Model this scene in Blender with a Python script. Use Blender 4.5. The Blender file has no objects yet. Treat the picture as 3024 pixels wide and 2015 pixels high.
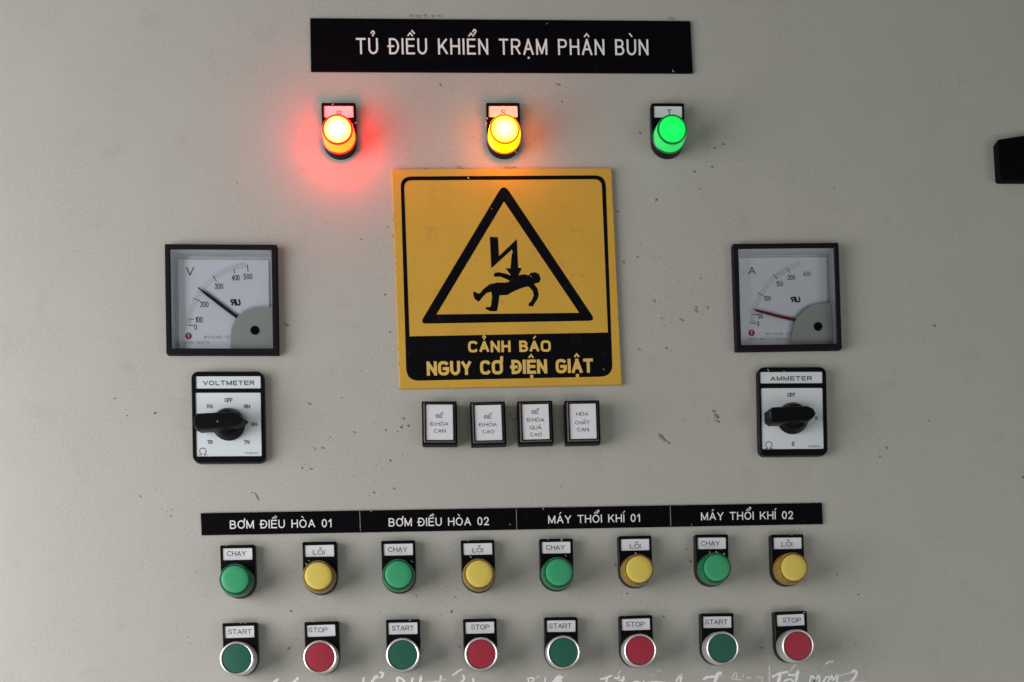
import bpy, bmesh, math, random
from mathutils import Vector, Matrix
random.seed(7)
S = bpy.context.scene
COL = S.collection
R = math.radians
MM = 0.001

# ------------------------------------------------------------------ camera
# The steel door is the plane y = 0; the phone is held 0.99 m in front of it.
F, CX, CY, D = 3276.0, 1512.0, 2016.0, 990.0          # focal length / principal point in photo pixels, distance in mm
YAW, ROLL = R(-3.25), R(1.49)
Rz = Matrix(((math.cos(YAW), -math.sin(YAW), 0), (math.sin(YAW), math.cos(YAW), 0), (0, 0, 1)))
Ry = Matrix(((math.cos(ROLL), 0, math.sin(ROLL)), (0, 1, 0), (-math.sin(ROLL), 0, math.cos(ROLL))))
RC = Rz @ Ry                                            # columns: right, forward, up
cam = bpy.data.cameras.new("camera")
cam_o = bpy.data.objects.new("camera", cam); COL.objects.link(cam_o)
right, fwd, up = RC.col[0], RC.col[1], RC.col[2]
cam_o.matrix_world = Matrix(((right[0], up[0], -fwd[0], 0), (right[1], up[1], -fwd[1], -D*MM),
                             (right[2], up[2], -fwd[2], 0), (0, 0, 0, 1)))
cam.sensor_width = 36.0
cam.lens = 36.0 * F / 3024.0
cam.shift_y = (CY - 1007.5) / 3024.0                     # the photo is the upper crop of a taller frame
cam.clip_start, cam.clip_end = 0.01, 100
S.camera = cam_o

# ------------------------------------------------------------------ world, lamps, exposure
w = bpy.data.worlds.new("World"); S.world = w; w.use_nodes = True
bg = w.node_tree.nodes['Background']
bg.inputs[0].default_value = (0.80, 0.84, 0.88, 1); bg.inputs[1].default_value = 0.05
def area(name, loc, target, sx, sy, power, color):
    l = bpy.data.lights.new(name, 'AREA'); l.shape = 'RECTANGLE'; l.size = sx; l.size_y = sy
    l.energy = power; l.color = color
    o = bpy.data.objects.new(name, l); COL.objects.link(o); o.location = loc
    o.rotation_euler = (Vector(target) - Vector(loc)).to_track_quat('-Z', 'Y').to_euler()
    return o
area("doorway_daylight", (-1.30, -0.70, 0.12), (0.0, 0.0, 0.2), 1.15, 1.25, 25, (1.0, 0.968, 0.975))
area("doorway_edge_light", (-1.25, -0.45, -0.10), (0.1, 0.0, 0.15), 0.6, 0.9, 9.5, (1.0, 0.968, 0.975))
area("right_fill_light", (1.8, -1.6, -0.3), (0.0, 0.0, 0.1), 1.0, 1.6, 10, (1.0, 1.0, 0.95))  # added weak fill from the low right, no window stands there
area("low_front_fill", (0.2, -1.8, -1.2), (0.0, 0.0, 0.1), 1.6, 0.8, 10, (1.0, 0.99, 0.94))  # added soft fill from low in front, to lift the lower door
area("overhead_daylight", (-1.0, -1.5, 1.9), (0.0, 0.0, 0.2), 1.5, 1.2, 3.5, (1.0, 0.99, 0.96))
S.view_settings.view_transform = 'Standard'; S.view_settings.look = 'None'
S.view_settings.exposure = 0.0; S.view_settings.gamma = 1.0
S.render.engine = 'CYCLES'

# ------------------------------------------------------------------ coordinates
def P(px, py, h=0.0):
    """photo pixel -> (X, Z) in mm on the plane h mm in front of the door"""
    d = RC @ Vector(((px-CX)/F, 1.0, (CY-py)/F))
    t = (D-h)/d[1]
    return Vector((d[0]*t, d[2]*t))
class Z:
    """an enlarged crop: its own pixels -> photo pixels"""
    def __init__(s, ox, oy, k): s.ox, s.oy, s.k = ox, oy, k
    def __call__(s, x, y): return (s.ox + x/s.k, s.oy + y/s.k)

# ------------------------------------------------------------------ materials
def mat(name, col, rough=0.5, metal=0.0, coat=0.0, grain=0.0, gscale=900, bump=0.0, bscale=600, trans=0.0,
        mott=0.0, emis=None, estr=1.0, spec=0.5, dirt=0.0, ior=1.45, smear=0.0):
    m = bpy.data.materials.new(name); m.use_nodes = True
    nt = m.node_tree; b = nt.nodes['Principled BSDF']
    b.inputs['Base Color'].default_value = (*col, 1); b.inputs['Roughness'].default_value = rough
    b.inputs['Metallic'].default_value = metal; b.inputs['Coat Weight'].default_value = coat
    b.inputs['Transmission Weight'].default_value = trans; b.inputs['IOR'].default_value = ior
    b.inputs['Specular IOR Level'].default_value = spec
    tc = nt.nodes.new('ShaderNodeNewGeometry')
    last = None
    def chain(fac_socket, dark, amount_lo, amount_hi):
        nonlocal last
        mr = nt.nodes.new('ShaderNodeMapRange'); nt.links.new(fac_socket, mr.inputs[0])
        mr.inputs[1].default_value, mr.inputs[2].default_value = amount_lo
        mr.inputs[3].default_value, mr.inputs[4].default_value = amount_hi
        mx = nt.nodes.new('ShaderNodeMix'); mx.data_type = 'RGBA'; mx.blend_type = 'MIX'
        nt.links.new(mr.outputs[0], mx.inputs[0])
        if last is None: mx.inputs[6].default_value = (*col, 1)
        else: nt.links.new(last, mx.inputs[6])
        mx.inputs[7].default_value = (*dark, 1); last = mx.outputs[2]
    def noise(scale, detail=2, rough_=0.5):
        n = nt.nodes.new('ShaderNodeTexNoise'); n.inputs['Scale'].default_value = scale
        n.inputs['Detail'].default_value = detail; n.inputs['Roughness'].default_value = rough_
        nt.links.new(tc.outputs['Position'], n.inputs['Vector']); return n.outputs['Fac']
    if grain:
        chain(noise(gscale, 3, 0.7), tuple(c*(1-grain) for c in col), (0.3, 0.7), (0.0, 1.0))
    if mott:
        chain(noise(14, 4, 0.6), tuple(c*(1-mott) for c in col), (0.4, 0.75), (0.0, 0.8))
    if smear:
        chain(noise(30, 7, 0.68), tuple(c*0.72 for c in col), (0.56, 0.74), (0.0, smear))
    if dirt:
        chain(noise(90, 6, 0.72), (0.16, 0.12, 0.07), (0.60, 0.72), (0.0, dirt))
    if last is not None: nt.links.new(last, b.inputs['Base Color'])
    if bump:
        bp = nt.nodes.new('ShaderNodeBump'); bp.inputs['Strength'].default_value = bump; bp.inputs['Distance'].default_value = 0.0004
        nt.links.new(noise(bscale, 3, 0.6), bp.inputs['Height']); nt.links.new(bp.outputs[0], b.inputs['Normal'])
    if emis:
        b.inputs['Emission Color'].default_value = (*emis, 1); b.inputs['Emission Strength'].default_value = estr
    return m
M = {}
M['paint'] = mat('grey_powder_coat', (0.392, 0.390, 0.352), 0.48, grain=0.24, gscale=560, bump=0.32, bscale=380, mott=0.07, smear=0.5)
M['black'] = mat('black_plastic', (0.004, 0.004, 0.005), 0.38, spec=0.14, grain=0.3, bump=0.1, dirt=0.10)
M['frameblack'] = mat('meter_frame_black', (0.008, 0.007, 0.010), 0.55, spec=0.12, grain=0.3, dirt=0.08, bump=0.15)
M['engrave'] = mat('black_engraving_laminate', (0.0022, 0.0018, 0.003), 0.55, spec=0.05, dirt=0.06)
M['white'] = mat('engraved_white', (0.72, 0.70, 0.68), 0.6, grain=0.15)
M['score'] = mat('scored_line_grey', (0.20, 0.21, 0.20), 0.6)
M['card'] = mat('label_card', (0.62, 0.62, 0.65), 0.45, grain=0.06, mott=0.08, dirt=0.12)
M['cardblue'] = mat('switch_plate_foil', (0.56, 0.61, 0.63), 0.35, grain=0.06, mott=0.06, dirt=0.08)
M['ink'] = mat('grey_print', (0.045, 0.047, 0.053), 0.6)
M['inkdark'] = mat('black_print', (0.02, 0.02, 0.022), 0.6)
M['inksoft'] = mat('soft_grey_print', (0.20, 0.205, 0.23), 0.6)
M['dial'] = mat('dial_face', (0.84, 0.86, 0.96), 0.5, grain=0.08)
M['dialwall'] = mat('meter_inner_wall', (0.66, 0.67, 0.68), 0.4, grain=0.1)
M['cover'] = mat('grey_movement_cover', (0.40, 0.42, 0.40), 0.45, grain=0.1)
M['yellow'] = mat('yellow_sign_sheet', (0.55, 0.325, 0.045), 0.45, grain=0.14, mott=0.20, dirt=0.5)
M['yellowtext'] = mat('yellow_sign_lettering', (0.62, 0.41, 0.10), 0.5, grain=0.12)
M['signblack'] = mat('black_sign_print', (0.003, 0.003, 0.0045), 0.55, spec=0.06, dirt=0.10)
M['greenface'] = mat('green_lens_face', (0.032, 0.285, 0.125), 0.45, grain=0.06)
M['yellowface'] = mat('yellow_lens_face', (0.56, 0.455, 0.085), 0.45, grain=0.06)
M['greenlens'] = mat('green_lens_shell', (0.008, 0.17, 0.070), 0.22, trans=0.35, spec=0.3, grain=0.3, gscale=260, bump=0.3, bscale=260)
M['amberlens'] = mat('amber_lens_shell', (0.42, 0.25, 0.035), 0.18, trans=0.45, grain=0.35, gscale=260, bump=0.3, bscale=260)
M['greencore'] = mat('green_lamp_core', (0.010, 0.10, 0.045), 0.5)
M['ambercore'] = mat('amber_lamp_core', (0.20, 0.12, 0.025), 0.5)
M['chrome'] = mat('chrome_ring', (0.86, 0.85, 0.84), 0.46, metal=1.0, grain=0.15, bump=0.05, bscale=200)
M['greencap'] = mat('dark_green_button_cap', (0.012, 0.095, 0.062), 0.45, grain=0.12)
M['redcap'] = mat('red_button_cap', (0.30, 0.020, 0.040), 0.45, grain=0.12)
M['rimgrey'] = mat('smoky_indicator_cover', (0.10, 0.085, 0.085), 0.22, grain=0.2, coat=0.4)
M['needleblack'] = mat('black_needle', (0.008, 0.010, 0.012), 0.5)
M['needlered'] = mat('red_needle', (0.16, 0.010, 0.018), 0.5)
M['redlogo'] = mat('red_printed_logo', (0.28, 0.05, 0.07), 0.6)
M['pinkprint'] = mat('faded_pink_print', (0.42, 0.33, 0.40), 0.6)
M['marker'] = mat('white_marker_ink', (0.82, 0.82, 0.82), 0.6, grain=0.25)
M['markerfaint'] = mat('faint_white_marker_ink', (0.62, 0.61, 0.59), 0.6, grain=0.2)
M['speck'] = mat('dark_dirt', (0.11, 0.10, 0.085), 0.8)
M['speckmid'] = mat('soft_dirt', (0.185, 0.172, 0.148), 0.8)
M['flake'] = mat('pale_flake', (0.40, 0.36, 0.32), 0.7)
M['halo'] = mat('grime', (0.27, 0.255, 0.225), 0.8)
def glass(name):
    m = bpy.data.materials.new(name); m.use_nodes = True; nt = m.node_tree
    for n in list(nt.nodes): nt.nodes.remove(n)
    o = nt.nodes.new('ShaderNodeOutputMaterial'); mx = nt.nodes.new('ShaderNodeMixShader')
    t = nt.nodes.new('ShaderNodeBsdfTransparent'); g = nt.nodes.new('ShaderNodeBsdfGlossy')
    fr = nt.nodes.new('ShaderNodeFresnel'); fr.inputs[0].default_value = 1.25
    t.inputs[0].default_value = (0.96, 0.97, 0.97, 1); g.inputs['Roughness'].default_value = 0.06
    nt.links.new(fr.outputs[0], mx.inputs[0]); nt.links.new(t.outputs[0], mx.inputs[1]); nt.links.new(g.outputs[0], mx.inputs[2])
    nt.links.new(mx.outputs[0], o.inputs[0]); return m
M['pane'] = glass('clear_meter_pane')
def lit(name, centre, edge, strength, radius=11.8):
    """a lamp's glowing plastic: brightest where the bulb sits behind it (object space radius, mm)"""
    m = bpy.data.materials.new(name); m.use_nodes = True; nt = m.node_tree
    b = nt.nodes['Principled BSDF']; b.inputs['Roughness'].default_value = 0.3
    b.inputs['Base Color'].default_value = (*[min(0.6, c*0.3) for c in edge], 1)
    tc = nt.nodes.new('ShaderNodeTexCoord'); sp = nt.nodes.new('ShaderNodeVectorMath'); sp.operation = 'MULTIPLY'
    sp.inputs[1].default_value = (1, 0, 1)
    ln = nt.nodes.new('ShaderNodeVectorMath'); ln.operation = 'LENGTH'
    mr = nt.nodes.new('ShaderNodeMapRange'); mr.inputs[1].default_value = radius*MM*0.25; mr.inputs[2].default_value = radius*MM
    cr = nt.nodes.new('ShaderNodeMix'); cr.data_type = 'RGBA'
    cr.inputs[6].default_value = (*centre, 1); cr.inputs[7].default_value = (*edge, 1)
    nt.links.new(tc.outputs['Object'], sp.inputs[0]); nt.links.new(sp.outputs[0], ln.inputs[0])
    nt.links.new(ln.outputs['Value'], mr.inputs[0]); nt.links.new(mr.outputs[0], cr.inputs[0])
    nt.links.new(cr.outputs[2], b.inputs['Emission Color']); b.inputs['Emission Strength'].default_value = strength
    return m
M['redface'] = lit('lit_red_face', (6, 2.2, 1.3), (4, 1.0, 0.10), 1.0)
M['redside'] = lit('lit_red_shell', (58, 0.75, 0.015), (58, 0.48, 0.015), 1.0, 14)
M['redring'] = lit('lit_red_ring', (0.85, 0.012, 0.03), (0.85, 0.012, 0.03), 1.0)
M['amberface'] = lit('lit_amber_face', (4, 1.9, 0.95), (3, 1.05, 0.0), 1.0)
M['amberside'] = lit('lit_amber_shell', (26, 4.6, 0.0), (26, 4.2, 0.0), 1.0, 14)
M['amberring'] = lit('lit_amber_ring', (1.2, 0.17, 0.0), (1.2, 0.17, 0.0), 1.0)
M['greenlit'] = lit('lit_green_face', (0.012, 0.93, 0.12), (0.006, 0.80, 0.10), 1.0)
M['greenside'] = lit('lit_green_shell', (0.03, 0.72, 0.13), (0.02, 0.62, 0.11), 1.0, 14)
M['greenring'] = lit('lit_green_ring', (0.0, 0.10, 0.02), (0.0, 0.10, 0.02), 1.0)

# ------------------------------------------------------------------ mesh helpers (u right, v up, h out of the door, all mm)
def V(u, v, h): return (u*MM, -h*MM, v*MM)
def finish(bm, name, m, parent=None, smooth=True, label=None, kind=None):
    bmesh.ops.remove_doubles(bm, verts=bm.verts, dist=1e-7)
    bmesh.ops.recalc_face_normals(bm, faces=bm.faces)
    me = bpy.data.meshes.new(name); bm.to_mesh(me); bm.free()
    me.materials.append(m)
    if smooth:
        me.shade_smooth(); me.set_sharp_from_angle(angle=R(32))
    return link(name, me, parent, label, kind)
def link(name, me, parent=None, label=None, kind=None):
    o = bpy.data.objects.new(name, me); COL.objects.link(o)
    if parent: o.parent = parent
    if label: o['label'] = label
    if kind: o['kind'] = kind
    return o
def thing(name, label, cat, X, Zc, rot=0.0, group=None, h=0):
    o = bpy.data.objects.new(name, None); COL.objects.link(o)
    o.empty_display_size = 0.01
    o.location = (X*MM, -h*MM, Zc*MM); o.rotation_euler = (0, -rot, 0)
    o['label'] = label; o['category'] = cat
    if group: o['group'] = group
    o['rot_'] = rot; o['c_'] = (X, Zc)
    return o
def loc(t, p):
    """panel mm -> local mm of thing t"""
    X, Zc = t['c_'][0], t['c_'][1]; a = t['rot_']
    dx, dz = p[0]-X, p[1]-Zc
    return (dx*math.cos(a)+dz*math.sin(a), -dx*math.sin(a)+dz*math.cos(a))
def loft(bm, loops, cap0=False, cap1=False, closed=False):
    rings = [[bm.verts.new(V(*p)) for p in L] for L in loops]
    n = len(rings[0])
    pairs = list(zip(rings[:-1], rings[1:]))
    if closed: pairs.append((rings[-1], rings[0]))
    for a, b in pairs:
        for i in range(n): bm.faces.new((a[i], a[(i+1) % n], b[(i+1) % n], b[i]))
    if cap0: bm.faces.new(rings[0])
    if cap1: bm.faces.new(rings[-1])
    return rings
def circ(r, h, n=56, cu=0, cv=0): return [(cu+r*math.cos(2*math.pi*i/n), cv+r*math.sin(2*math.pi*i/n), h) for i in range(n)]
def rrect(wd, ht, r, h, n=6, cu=0, cv=0):
    L = []
    r = max(r, 0.01)
    for k, (sx, sy) in enumerate(((1, 1), (-1, 1), (-1, -1), (1, -1))):
        for i in range(n+1):
            a = math.pi/2*(k + i/n)
            L.append((cu+sx*(wd/2-r)+r*math.cos(a), cv+sy*(ht/2-r)+r*math.sin(a), h))
    return L
def dshape(hw, top, h, inset=0, n=22):
    w_ = hw-inset; L = [(w_, top-inset-0.8, h), (w_-0.8, top-inset, h), (-w_+0.8, top-inset, h), (-w_, top-inset-0.8, h)]
    for i in range(n+1):
        a = math.pi + math.pi*i/n
        L.append((w_*math.cos(a), w_*math.sin(a), h))
    return L
def fill(bm, loops, h):
    """flat face bounded by several 2-D loops (outer + holes)"""
    es = []; out = []
    for L in loops:
        vs = [bm.verts.new(V(p[0], p[1], h)) for p in L]; out.append(vs)
        for i in range(len(vs)): es.append(bm.edges.new((vs[i], vs[(i+1) % len(vs)])))
    bmesh.ops.triangle_fill(bm, use_beauty=True, use_dissolve=False, edges=es)
    return out
def flat(bm, loops, h0, h1):
    """prism of any outline (with holes) between h0 and h1"""
    tops = fill(bm, loops, h1)
    for L, vs in zip(loops, tops):
        lo = [bm.verts.new(V(p[0], p[1], h0)) for p in L]
        for i in range(len(vs)):
            bm.faces.new((vs[i], vs[(i+1) % len(vs)], lo[(i+1) % len(vs)], lo[i]))
def rounded(pts, rad, n=5):
    """round the corners of a polygon; rad one number or one per corner"""
    out = []; N = len(pts)
    for i in range(N):
        p0, p1, p2 = Vector(pts[i-1][:2]), Vector(pts[i][:2]), Vector(pts[(i+1) % N][:2])
        r = rad[i] if isinstance(rad, (list, tuple)) else rad
        a, b = (p0-p1), (p2-p1)
        if r <= 0: out.append(tuple(p1)); continue
        half = a.angle(b)/2; d = min(r/math.tan(half), a.length*0.49, b.length*0.49)
        s, e = p1+a.normalized()*d, p1+b.normalized()*d
        for k in range(n+1):
            t = k/n; q = s*(1-t)**2 + p1*2*t*(1-t) + e*t**2
            out.append((q.x, q.y))
    return out
import unicodedata
def arc(cx, cy, rx, ry, a0, a1, n=12):
    return [(cx+rx*math.cos(math.radians(a0+(a1-a0)*i/n)), cy+ry*math.sin(math.radians(a0+(a1-a0)*i/n))) for i in range(n+1)]
def spl(pts, k=5):
    o = []
    for i in range(len(pts)-1):
        p0, p1, p2, p3 = pts[max(i-1, 0)], pts[i], pts[i+1], pts[min(i+2, len(pts)-1)]
        for j in range(k):
            t = j/k; o.append(tuple(0.5*((2*p1[c])+(-p0[c]+p2[c])*t+(2*p0[c]-5*p1[c]+4*p2[c]-p3[c])*t*t+(-p0[c]+3*p1[c]-3*p2[c]+p3[c])*t**3) for c in (0, 1)))
    o.append(pts[-1]); return o
S_PTS = [(.95, .76), (.80, .95), (.5, 1), (.18, .93), (.06, .74), (.2, .58), (.5, .5), (.82, .41), (.96, .24), (.82, .06), (.5, 0), (.17, .05), (.02, .25)]
RB = [(0, 1)]+[(.55, 1)]+arc(.6, .75, .38, .25, 80, -80, 8)+[(.55, .5), (0, .5)]
# letters as pen strokes on a unit grid: width / cap height, strokes
G = {
 'A': (.70, [[(0, 0), (.5, 1), (1, 0)], [(.19, .34), (.81, .34)]]),
 'B': (.60, [[(0, 0), (0, 1)], [(0, 1), (.5, 1)]+arc(.55, .765, .36, .235, 80, -80, 8)+[(.5, .53), (0, .53)], [(.5, .53)]+arc(.58, .265, .42, .265, 80, -80, 8)+[(.5, 0), (0, 0)]]),
 'C': (.70, [arc(.52, .5, .52, .5, 42, 318, 22)]),
 'D': (.66, [[(0, 0), (0, 1)], [(0, 1), (.40, 1)]+arc(.42, .5, .58, .5, 85, -85, 16)+[(.40, 0), (0, 0)]]),
 'E': (.56, [[(1, 1), (0, 1), (0, 0), (1, 0)], [(0, .52), (.9, .52)]]),
 'F': (.53, [[(1, 1), (0, 1), (0, 0)], [(0, .5), (.85, .5)]]),
 'G': (.74, [arc(.52, .5, .52, .5, 45, 330, 22)+[(1, .22), (1, .47), (.58, .47)]]),
 'H': (.64, [[(0, 0), (0, 1)], [(1, 0), (1, 1)], [(0, .52), (1, .52)]]),
 'I': (.0, [[(0, 0), (0, 1)]]),
 'K': (.64, [[(0, 0), (0, 1)], [(.95, 1), (0, .34)], [(.36, .60), (1, 0)]]),
 'L': (.50, [[(0, 1), (0, 0), (1, 0)]]),
 'M': (.76, [[(0, 0), (0, 1), (.5, .06), (1, 1), (1, 0)]]),
 'N': (.65, [[(0, 0), (0, 1), (1, 0), (1, 1)]]),
 'O': (.74, [arc(.5, .5, .5, .5, 90, 450, 28)]),
 'P': (.60, [[(0, 0), (0, 1)], RB]),
 'Q': (.74, [arc(.5, .5, .5, .5, 90, 450, 28), [(.58, .28), (1, -.04)]]),
 'R': (.64, [[(0, 0), (0, 1)], RB, [(.48, .5), (.98, 0)]]),
 'S': (.60, [spl(S_PTS, 3)]),
 'T': (.62, [[(0, 1), (1, 1)], [(.5, 0), (.5, 1)]]),
 'U': (.63, [[(0, 1)]+arc(.5, .36, .5, .36, 180, 360, 16)+[(1, 1)]]),
 'V': (.66, [[(0, 1), (.5, 0), (1, 1)]]),
 'W': (.92, [[(0, 1), (.25, 0), (.5, 1), (.75, 0), (1, 1)]]),
 'X': (.64, [[(0, 0), (1, 1)], [(0, 1), (1, 0)]]),
 'Y': (.66, [[(0, 1), (.5, .45), (1, 1)], [(.5, .45), (.5, 0)]]),
 '0': (.50, [arc(.5, .5, .5, .5, 90, 450, 24)]),
 '1': (.26, [[(0, .74), (.9, 1), (.9, 0)]]),
 '2': (.50, [spl([(.03, .73), (.2, .95), (.5, 1), (.82, .93), (.95, .72), (.8, .48), (.4, .2), (.05, 0)], 4)[:-1]+[(.02, 0), (1, 0)]]),
 '3': (.50, [spl([(.05, .8), (.25, .97), (.5, 1), (.85, .9), (.88, .68), (.6, .53), (.4, .52)], 4), spl([(.4, .52), (.75, .47), (.97, .28), (.8, .05), (.5, 0), (.2, .04), (.02, .22)], 4)]),
 '4': (.54, [[(.75, 0), (.75, 1), (0, .28), (1, .28)]]),
 '5': (.50, [[(.9, 1), (.2, 1), (.1, .52)]+spl([(.1, .52), (.5, .62), (.95, .4), (.85, .1), (.5, 0), (.2, .03), (.02, .2)], 4)[1:]]),
 '7': (.50, [[(0, 1), (1, 1), (.35, 0)]]),
 '\u03a9': (.80, [[(0, 0), (.34, 0)]+arc(.5, .56, .42, .44, 238, -58, 20)+[(.66, 0), (1, 0)]]),
 '\u042f': (.64, [[(1, 0), (1, 1)], [(1-x, y) for x, y in RB], [(.52, .5), (.02, 0)]]),
 '\u2300': (.7, [arc(.5, .5, .4, .4, 90, 450, 20), [(.1, 0), (.9, 1)]]),
 '~': (.6, [spl([(0, .4), (.25, .6), (.6, .4), (1, .6)], 4)]), '-': (.35, [[(0, .42), (1, .42)]]), '/': (.35, [[(0, 0), (1, 1)]]), '.': (.0, [[(0, 0), (0, .02)]]),
 ' ': (.22, []),
}
ACC = {'\u0300': [[(.28, 1.36), (.60, 1.17)]], '\u0301': [[(.40, 1.17), (.72, 1.36)]], '\u0302': [[(.20, 1.15), (.5, 1.33), (.80, 1.15)]],
       '\u0303': [spl([(.15, 1.17), (.35, 1.28), (.62, 1.17), (.85, 1.28)], 4)], '\u0309': [spl([(.28, 1.30), (.50, 1.44), (.70, 1.32), (.50, 1.20), (.50, 1.14)], 4)],
       '\u0323': [[(.5, -.185), (.5, -.19)]], '\u031b': [[(.80, .90), (1.02, .98), (1.06, 1.16)]]}
def pen(bm, pts, wd, h, closed=False):
    """one pen stroke of even width, mitred at open bends, split at sharp ones"""
    q = [Vector(p) for k, p in enumerate(pts) if k == 0 or math.dist(p, pts[k-1]) > 1e-4]
    if closed and (q[0]-q[-1]).length < 1e-3: q = q[:-1]
    if not closed:
        cuts = [0]
        for i in range(1, len(q)-1):
            if (q[i]-q[i-1]).normalized().dot((q[i+1]-q[i]).normalized()) < -0.25: cuts.append(i)
        cuts.append(len(q)-1)
        if len(cuts) > 2:
            for j in range(len(cuts)-1): pen(bm, q[cuts[j]:cuts[j+1]+1], wd, h+0.005*j)
            return
    n = len(q); lo, ro = [], []
    for i in range(n):
        a = q[i-1] if (i > 0 or closed) else None; b = q[(i+1) % n] if (i < n-1 or closed) else None
        d1 = (q[i]-a).normalized() if a is not None else None; d2 = (b-q[i]).normalized() if b is not None else None
        p = q[i]
        if d1 is None or d2 is None:
            d = d2 if d1 is None else d1
            ext = 0.5 if (abs(d.y) > 0.93 or abs(d.x) > 0.93) else 0.30
            p = p+d*wd*ext*(-1 if d1 is None else 1); k = 1
        else:
            d = (d1+d2); d = d.normalized() if d.length > 1e-3 else Vector((d1.y, -d1.x))
            k = min(1/max(d.dot(d1), 0.01), 1.7)
        m_ = Vector((-d.y, d.x))*wd/2*k
        lo.append(bm.verts.new(V(*(p+m_), h))); ro.append(bm.verts.new(V(*(p-m_), h)))
    for i in range(n if closed else n-1):
        j = (i+1) % n; bm.faces.new((lo[i], lo[j], ro[j], ro[i]))
def text(t, name, s, p0, p1, cap_px, h, m, parent=None, bold=0.13, shear=0.0, track=0.20, label=None):
    """lettering fitted between two baseline end points given in photo pixels"""
    a, b = loc(t, P(*p0, h)), loc(t, P(*p1, h))
    W = math.dist(a, b); ch = cap_px*(D-h)/F
    ang = math.atan2(b[1]-a[1], b[0]-a[0]); ca, sa = math.cos(ang), math.sin(ang)
    items = []; x = 0.0; tw = bold; gap = track
    for c in s:
        if c in '\u0110': base, marks, bar_ = 'D', [], True
        else:
            nf = unicodedata.normalize('NFD', c); base, marks, bar_ = nf[0], nf[1:], False
        gw, st = G[base]
        items.append((x, gw, st, marks, bar_, base)); x += gw+gap+(0.10 if base == ' ' else 0)
    total = x-gap
    # the ink is as wide as its centre lines plus one pen width
    k = (W-tw*ch)/(total*ch) if total > 0.01 else 1.0
    bm = bmesh.new()
    for x, gw, st, marks, bar_, base in items:
        lst = [list(q) for q in st]
        if tw > 0.2 and base in 'COGQ':               # squarer bowls in the heavy condensed lettering
            def sq(p):
                u_, v_ = 2*p[0]-1, 2*p[1]-1; r_ = math.hypot(u_, v_)
                if r_ < 0.9: return p
                f_ = r_/((abs(u_)**3.4+abs(v_)**3.4)**(1/3.4)); return (0.5+u_*f_/2/max(r_, 1)*1, 0.5+v_*f_/2/max(r_, 1)*1)
            lst = [[sq(p) for p in q] for q in lst]
        w_ = max(gw, 0.001)
        lines = [[(x+px*gw, py) for px, py in q] for q in lst]
        if bar_: lines.append([(x-0.13, .5), (x+0.27, .5)])
        cx = x+gw/2; circ_ = '\u0302' in marks
        for mk in marks:
            for q in ACC[mk]:
                dx, dy = 0, 0
                if circ_ and mk in '\u0300\u0301': dx, dy = (0.46, 0.12)
                if circ_ and mk in '\u0309\u0303': dx, dy = ((0.46, 0.12) if mk == '\u0309' else (0, 0.25))
                sc = 0.62 if mk != '\u031b' else gw
                lines.append([((x+px*gw) if mk == '\u031b' else cx+(px-0.5+dx)*sc, py+dy) for px, py in q])
        for i, q in enumerate(lines):
            pts = []
            for px, py in q:
                u = (px*k+tw/2)*ch; v = (tw/2+py*(1-tw) if 0 <= py <= 1 else (py+(0.06 if py > 1 else 0)*0))*ch
                u += shear*v
                pts.append((a[0]+u*ca-v*sa, a[1]+u*sa+v*ca))
            closed = len(pts) > 8 and math.dist(pts[0], pts[-1]) < 1e-3*ch
            wd = tw*ch*((0.72 if tw < 0.2 else 0.56) if i >= len(lst)+(1 if bar_ else 0) and min(q_[1] for q_ in q) > 1 else 1)
            pen(bm, pts, wd, h+0.016*i, closed)
    me = bpy.data.meshes.new(name); bm.to_mesh(me); bm.free(); me.materials.append(m)
    return link(name, me, parent or t, label)

def ribbon(bm, pts, wd, h, taper=0.8, wob=0.12):
    """round-ended brush stroke through points (mm)"""
    q = []
    for i in range(len(pts)-1):
        p0 = pts[max(i-1, 0)]; p1 = pts[i]; p2 = pts[i+1]; p3 = pts[min(i+2, len(pts)-1)]
        for k in range(6):
            t = k/6
            q.append(tuple(0.5*((2*p1[j])+(-p0[j]+p2[j])*t+(2*p0[j]-5*p1[j]+4*p2[j]-p3[j])*t*t+(-p0[j]+3*p1[j]-3*p2[j]+p3[j])*t**3) for j in (0, 1)))
    q.append(tuple(pts[-1][:2]))
    L, Rr = [], []
    for i, p in enumerate(q):
        a = q[max(i-1, 0)]; b = q[min(i+1, len(q)-1)]
        d = Vector((b[0]-a[0], b[1]-a[1])); d = d.normalized() if d.length > 1e-9 else Vector((1, 0))
        k = wd/2*(1+random.uniform(-wob, wob))*(taper if i in (0, len(q)-1) else 1)
        L.append((p[0]-d.y*k, p[1]+d.x*k)); Rr.append((p[0]+d.y*k, p[1]-d.x*k))
    lv = [bm.verts.new(V(*p, h)) for p in L]; rv = [bm.verts.new(V(*p, h)) for p in Rr]
    for i in range(len(q)-1): bm.faces.new((lv[i], lv[i+1], rv[i+1], rv[i]))
    for idx, sgn in ((0, -1), (-1, 1)):
        p = q[idx]; a = q[1] if idx == 0 else q[-2]
        d = Vector((p[0]-a[0], p[1]-a[1])); d.normalize()
        e = bm.verts.new(V(p[0]+d.x*wd*0.35, p[1]+d.y*wd*0.35, h))
        bm.faces.new((lv[idx], rv[idx], e))

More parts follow.
